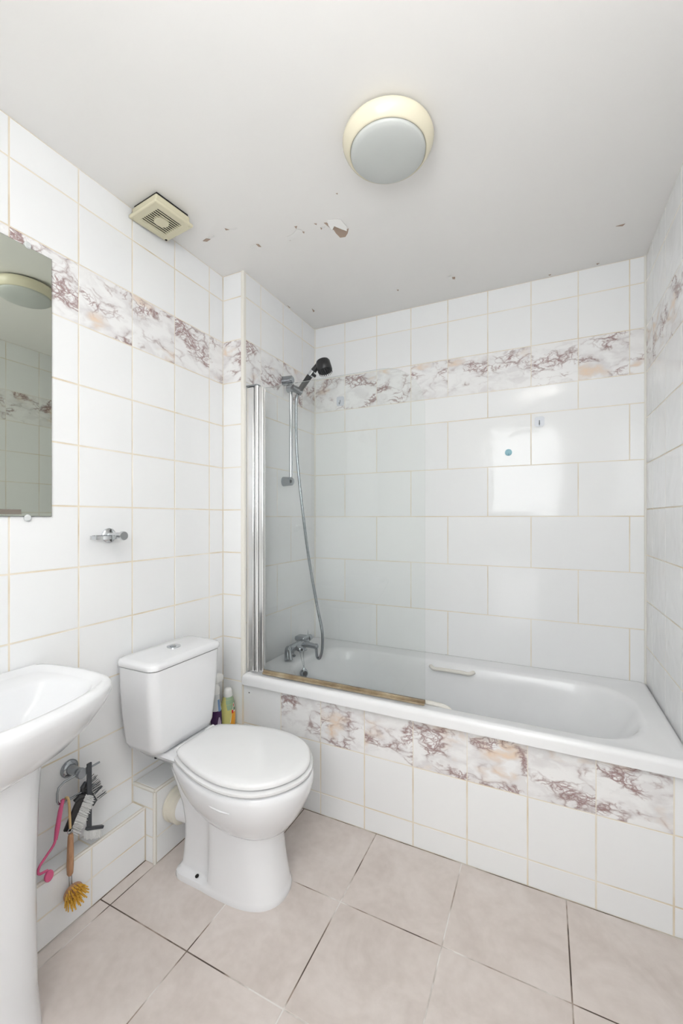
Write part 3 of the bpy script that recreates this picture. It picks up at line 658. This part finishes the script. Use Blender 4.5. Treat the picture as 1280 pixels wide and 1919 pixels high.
# ------------------------------------------------------------ toilet roll holder and the things hung on it
ty, tz = -0.722, 0.4455
tr_ = thing('toilet_roll_holder', 'chrome toilet roll holder with bent wire arm below the basin', 'toilet roll holder', (0.0, ty, tz))
MB().lathe([(.0275, .0005), (.0275, .005), (.024, .010), (.0165, .013)], (0, ty, tz), (1, 0, 0), 28).build('wall_plate', DCHROME, tr_)
MB().lathe([(.0165, .012), (.0135, .030), (.0135, .054), (.0155, .057), (.0155, .068), (.014, .070), (0, .070)], (0, ty, tz), (1, 0, 0), 24).build('post', DCHROME, tr_)
wire = [(0.058, ty + .064, tz + .001), (0.058, ty, tz), (0.058, ty - .050, tz - .001), (0.058, ty - .066, tz - .010), (0.058, ty - .070, tz - .024), (0.058, ty - .070, tz - .048), (0.058, ty - .066, tz - .058), (0.058, ty - .056, tz - .063), (0.058, ty - .02, tz - .063), (0.058, ty + .055, tz - .063)]
MB().tube(wire, 0.0032, 10).build('wire_arm', DCHROME, tr_)

# pink hooked brush
pk = thing('pink_hook', 'bright pink plastic brush with a hooked wavy neck hanging from the wire arm', 'brush', (0.062, -0.80, 0.21))
wy = ty - .062; bz = tz - .063
MB().tube([(0.064, -0.778, 0.398), (0.064, -0.786, 0.37), (0.064, -0.795, 0.32), (0.064, -0.800, 0.290)], [.0045, .0062, .0068, .0050], 12).build('handle', PINK, pk)
MB().tube(bez([(0.064, -0.800, 0.292), (0.064, -0.806, 0.278), (0.064, -0.824, 0.262), (0.064, -0.843, 0.245), (0.066, -0.850, 0.232), (0.068, -0.846, 0.224), (0.070, -0.833, 0.222), (0.072, -0.826, 0.221)], 8), 0.0036, 10).build('neck', PINK, pk)
hd = [Vector((0.073, -0.8265 + .0125 * math.cos(t * math.pi / 12), 0.207 + .016 * math.sin(t * math.pi / 12))) for t in range(24)]
MB().loft([hd, [p + Vector((.008, 0, 0)) for p in hd]]).build('head', PINK, pk, bevel=.002)
MB().tube([(0.0545, -0.778, 0.392), (0.0545, -0.7782, 0.390), (0.064, -0.7782, 0.397)], 0.003, 8).build('hanging_eye', PINK, pk)

# wooden dish brush
db = thing('dish_brush', 'wooden dish brush with yellow bristles hanging on a cord loop', 'brush', (0.082, -0.765, 0.07))
bx, by = 0.0835, -0.7690
MB().tube(bez([(0.055, by, 0.388), (0.066, by + .001, 0.398), (0.074, by + .002, 0.385), (0.080, by + .001, 0.34), (0.0835, by, 0.309)], 6), 0.0035, 8).build('cord_loop', STRING, db)
MB().tube(bez([(bx, by + .008 * math.cos(t), 0.302 + .008 * math.sin(t)) for t in [k * math.pi / 6 for k in range(13)]], 2), 0.0012, 6).build('eye_ring', DCHROME, db)
MB().lathe([(.0055, 0), (.0085, .006), (.0095, .03), (.0090, .08), (.0075, .118), (.0055, .125)], (bx, by - .0005, 0.168), (0, 0.015, 1), 18).build('handle', WOOD, db)
for s in (-1, 1): MB().tube([(bx, by + s * .0035, 0.172), (bx + .002, by + s * .0042, 0.135)], .0014, 6).build('head_wire', DCHROME, db)
hp = Vector((0.090, by + 0.006, 0.113)); ha = Vector((0.89, -0.16, -0.05)).normalized()
MB().lathe([(.010, -.012), (.022, -.009), (.027, -.003), (.027, .004), (.024, .006), (0, .006)], hp, ha, 24).build('head', WOOD, db)
mm = MB(); u = ha.orthogonal().normalized(); w = ha.cross(u)
for rad_, cnt in ((.0235, 18), (.0175, 14), (.0110, 9), (.004, 4)):
    for k in range(cnt):
        t = 2 * math.pi * (k + random.random() * .3) / cnt; p = hp + ha * .005 + (u * math.cos(t) + w * math.sin(t)) * rad_
        tip = p + ha * .020 + (u * math.cos(t) + w * math.sin(t)) * rad_ * .42 + Vector((0, 0, -.004))
        mm.tube([p, tip], [.0024, .0018], 6)
o = mm.build('bristles', YBRIS, db); o['kind'] = 'stuff'

def bristle_block(base_pts, direction, length, mat, parent, name='bristles', r=0.0015):
    m = MB(); d = Vector(direction).normalized()
    for p in base_pts:
        p = Vector(p); j = Vector((random.uniform(-1, 1), random.uniform(-1, 1), random.uniform(-1, 1))) * .16
        m.tube([p, p + (d + j).normalized() * length * random.uniform(.85, 1.08)], [r, r * .7], 4)
    o = m.build(name, mat, parent); o['kind'] = 'stuff'; return o
# L shaped crevice brush hung from the upper rod
cb = thing('crevice_brush', 'charcoal L shaped crevice brush with white bristles under its foot', 'brush', (0.072, -0.71, 0.25))
cx_ = 0.0715; cy_ = ty + 0.020
MB().box(cx_ - .003, cx_ + .003, cy_ - .0075, cy_ + .0075, 0.262, 0.470).build('handle', GREYP, cb, bevel=.0015)
MB().tube([(0.058, cy_, 0.4495), (cx_, cy_, 0.4515)], .004, 10).build('hanging_peg', GREYP, cb)
Mf = Matrix.Translation((cx_, cy_, 0.262)) @ Matrix.Rotation(math.radians(-28), 4, 'X')
MB().box(-.006, .006, -.010, .052, -.005, .004, Mf).build('foot', GREYP, cb, bevel=.0015)
pts = [Mf @ Vector((random.uniform(-.009, .009), -.010 + .050 * i / 190, -.005)) for i in range(190)]
bristle_block(pts, (0.15, 0.0, -1), .026, WBRIS, cb)
# two paddle brushes on the lower wire
for k, (yy, z0, tilt, yaw, mt, lab) in enumerate(((-0.742, 0.335, 24, -18, BLACK, 'black paddle brush head with pale bristles hanging beside the cord loop'),
                                            (-0.688, 0.358, -28, 16, GREYP, 'dark grey paddle brush with speckled bristles tilted behind the crevice brush'))):
    pb = thing('paddle_brush', lab, 'brush', (0.045, yy, z0 - .05), 'paddle brushes on the roll holder')
    M = Matrix.Translation((0.0500 if k else 0.0640, yy, z0)) @ Matrix.Rotation(math.radians(yaw), 4, 'Z') @ Matrix.Rotation(math.radians(-tilt), 4, 'X')
    MB().box(-.005, .005, -.012, .010, -.052, .052, M).build('paddle', mt, pb, bevel=.003)
    MB().tube([M @ Vector((0, -.014, .030)), M @ Vector((0, -.008, .040)), M @ Vector((0, .006, .044))], .008, 10).build('clip', BLACK, pb)
    pts = [M @ Vector((random.uniform(-.006, .008), .007, -.050 + .100 * i / 200)) for i in range(200)]
    bristle_block(pts, M.to_3x3() @ Vector((.35, 1, -.25)), .032, WBRIS, pb)
    if k: bristle_block([M @ Vector((random.uniform(-.006, .009), .007, -.050 + .100 * i / 70)) for i in range(70)], M.to_3x3() @ Vector((.45, 1, -.1)), .030, GREYP, pb, 'dark_bristles')

# ------------------------------------------------------------ bottles behind the toilet
ZT = 0.2685
yb = thing('cleaner_bottle', 'yellow cleaner bottle with white cap and orange label on the boxing', 'bottle', (0.070, -0.0465, ZT))
def oval(cx, cy, z, a, b, n=28): return [Vector((cx + a * math.cos(2 * math.pi * k / n), cy + b * math.sin(2 * math.pi * k / n), z)) for k in range(n)]
cx, cy = 0.070, -0.0465
shape = [(0, .026, .030), (.006, .030, .035), (.05, .031, .037), (.10, .0305, .0365), (.135, .028, .033), (.155, .023, .027), (.168, .018, .021)]
MB().loft([oval(cx, cy, ZT + z, a, b) for z, a, b in shape]).build('body', BOTY, yb, sharp=60)
MB().loft([oval(cx, cy, ZT + z, a, b) for z, a, b in ((.166, .0195, .0215), (.170, .020, .022), (.192, .018, .0195), (.200, .014, .015), (.203, .008, .008))]).build('cap', WPLAS, yb, sharp=50)
def wrap(z0, z1, t0f, t1f, mat, name, grow_=1.012, steps=8, cols=8):
    """a piece of label film following the bottle: angles t0f(z)..t1f(z)"""
    def ab(z):
        for (za, a0, b0), (zb_, a1, b1) in zip(shape, shape[1:]):
            if za <= z <= zb_: f = (z - za) / (zb_ - za); return a0 + (a1 - a0) * f, b0 + (b1 - b0) * f
        return shape[-1][1:]
    rows = []
    for i in range(steps + 1):
        z = z0 + (z1 - z0) * i / steps; a, b = ab(z); s = i / steps; ta, tb = t0f(s), t1f(s)
        rows.append([Vector((cx + a * grow_ * math.cos(ta + (tb - ta) * j / cols), cy + b * grow_ * math.sin(ta + (tb - ta) * j / cols), ZT + z)) for j in range(cols + 1)])
    MB().loft(rows, False, False, False).build(name, mat, yb)
R_ = math.radians
wrap(.112, .166, lambda s: R_(-72 + 25 * (1 - s)), lambda s: R_(40), BOTG, 'green_film', 1.008)
wrap(.055, .138, lambda s: R_(-28 + 34 * s), lambda s: R_(38 - 22 * s), LWHITE, 'label', 1.014)
wrap(.030, .098, lambda s: R_(-30 + 20 * s), lambda s: R_(42), ORANGE, 'label_band', 1.018)
wrap(.094, .108, lambda s: R_(-14), lambda s: R_(2), RED, 'label_fruit', 1.030, 3, 3)
wrap(.105, .118, lambda s: R_(4), lambda s: R_(20), LGREEN, 'label_leaf', 1.026, 3, 3)
wrap(.121, .133, lambda s: R_(4), lambda s: R_(12), RED, 'label_emblem', 1.030, 3, 3)
sb = thing('spray_bottle', 'clear spray bottle with white trigger and purple label beside the cistern', 'bottle', (0.058, -0.112, ZT))
cx, cy = 0.058, -0.112
shape = [(0, .024, .025), (.006, .027, .028), (.07, .027, .028), (.13, .024, .025), (.165, .018, .019), (.20, .014, .015)]
MB().loft([oval(cx, cy, ZT + z, a, b) for z, a, b in shape]).build('body', CLEARP, sb, sharp=60)
MB().loft([oval(cx, cy, ZT + z, a, b) for z, a, b in ((.198, .0165, .0165), (.225, .0165, .0165), (.232, .012, .012), (.246, .012, .012))]).build('collar', WPLAS, sb, sharp=50)
MB().loft([[Vector((cx + dx * s, cy + dy * s2, ZT + z)) for dx, dy in ((-.014, -.012), (.016, -.012), (.016, .034), (-.014, .034))] for z, s, s2 in ((.244, .8, .8), (.256, 1, 1), (.274, 1, 1), (.282, .7, .7))]).build('spray_head', WPLAS, sb, bevel=.004)
MB().tube(bez([(cx, cy - .010, ZT + .256), (cx + .006, cy - .028, ZT + .244), (cx + .008, cy - .032, ZT + .222)], 6), [.005] * 13, 8).build('trigger', WPLAS, sb)
yb_save = yb; yb = sb
wrap(.004, .128, lambda s: R_(-100), lambda s: R_(30), PURPLE, 'label', 1.012)
wrap(.030, .100, lambda s: R_(-18 - 14 * math.sin(s * 3.14)), lambda s: R_(-6 + 14 * math.sin(s * 3.14)), LILAC, 'label_flower', 1.02)
wrap(.020, .050, lambda s: R_(-40 + 10 * s), lambda s: R_(-20), RED, 'label_stripe', 1.02, 4, 3)
wrap(.125, .175, lambda s: R_(-20), lambda s: R_(15), BLUE, 'neck_label', 1.014)
yb = yb_save

# ------------------------------------------------------------ extractor fan and ceiling lamp
fc = Vector((0.0905, -0.437, 2.402)); fr = math.radians(-6.0)
fan = thing('extractor_fan', 'square yellowed extractor fan with slatted grille in the ceiling corner', 'extractor fan', tuple(fc))
FM = Matrix.Translation(fc) @ Matrix.Rotation(fr, 4, 'Z')
def fbox(x0, x1, y0, y1, z0, z1, name, mat, parent=fan, bevel=0.0): return MB().box(x0, x1, y0, y1, z0, z1, FM).build(name, mat, parent, bevel=bevel)
fbox(-.066, .066, -.066, .066, -.012, -.0005, 'duct_collar', DARK)
fbox(-.071, .071, -.071, .071, -.034, -.009, 'housing', CREAM2, bevel=.004)
# face plate with an opening: four rails, corners rounded by the bevel
h = .0805; q_ = .049
fp = MB()
ring_o = [(-h, -h), (h, -h), (h, h), (-h, h)]; ring_i = [(-q_, -q_), (q_, -q_), (q_, q_), (-q_, q_)]
vs = [FM @ Vector((x, y, z)) for z in (-.034, -.047) for r_ in (ring_o, ring_i) for x, y in r_]
fs = []
for j in range(4):
    k = (j + 1) % 4
    fs += [(j, k, 4 + k, 4 + j), (8 + j, 8 + k, 12 + k, 12 + j), (j, k, 8 + k, 8 + j), (4 + j, 4 + k, 12 + k, 12 + j)]
fp.add(vs, fs).build('face_plate', CREAM2, fan, bevel=.005, segs=3)
fbox(-q_, q_, -q_, q_, -.0375, -.0345, 'grille_backing', DARK)
for k in range(9):
    xx = -.0440 + .0110 * k
    fbox(xx - .0019, xx + .0019, -q_ - .002, q_ + .002, -.0468, -.0452, 'slat', CREAM2)
MB().lathe([(.026, 0), (.026, .008), (.0245, .0092), (0, .0092)], FM @ Vector((0, 0, -.0382)), (0, 0, -1), 28).build('hub_cover', CREAM2, fan)
for sx, sy, mt in ((-1, -1, CREAM2), (1, -1, CREAM2), (1, 1, CREAM2), (-1, 1, DARK)):
    MB().lathe([(.005, 0), (.005, .0012), (0, .0016)], FM @ Vector((sx * .070, sy * .070, -.0465)), (0, 0, -1), 12).build('screw', mt, fan)

lc = (0.956, -0.362, 2.402)
lamp = thing('ceiling_lamp', 'round cream rimmed ceiling lamp with opal diffuser, switched off', 'ceiling lamp', lc)
MB().lathe([(.118, .0005), (.118, .010)], lc, (0, 0, -1), 56).build('base', GREYP, lamp)
prof = [(.120, .006), (.129, .008), (.1345, .013), (.1365, .020), (.1355, .027), (.131, .037), (.1255, .045), (.1195, .0515), (.1165, .0535), (.1135, .0530), (.1120, .050)]
MB().lathe(prof, lc, (0, 0, -1), 72, True, False).build('rim', CREAM, lamp, sharp=70)
MB().lathe([(.1120, .050), (.1115, .0560), (.108, .0600), (.096, .0645), (.07, .0690), (.04, .0718), (.015, .0728), (0.0, .0729)], lc, (0, 0, -1), 72, False, True).build('diffuser', OPAL, lamp, sharp=70)
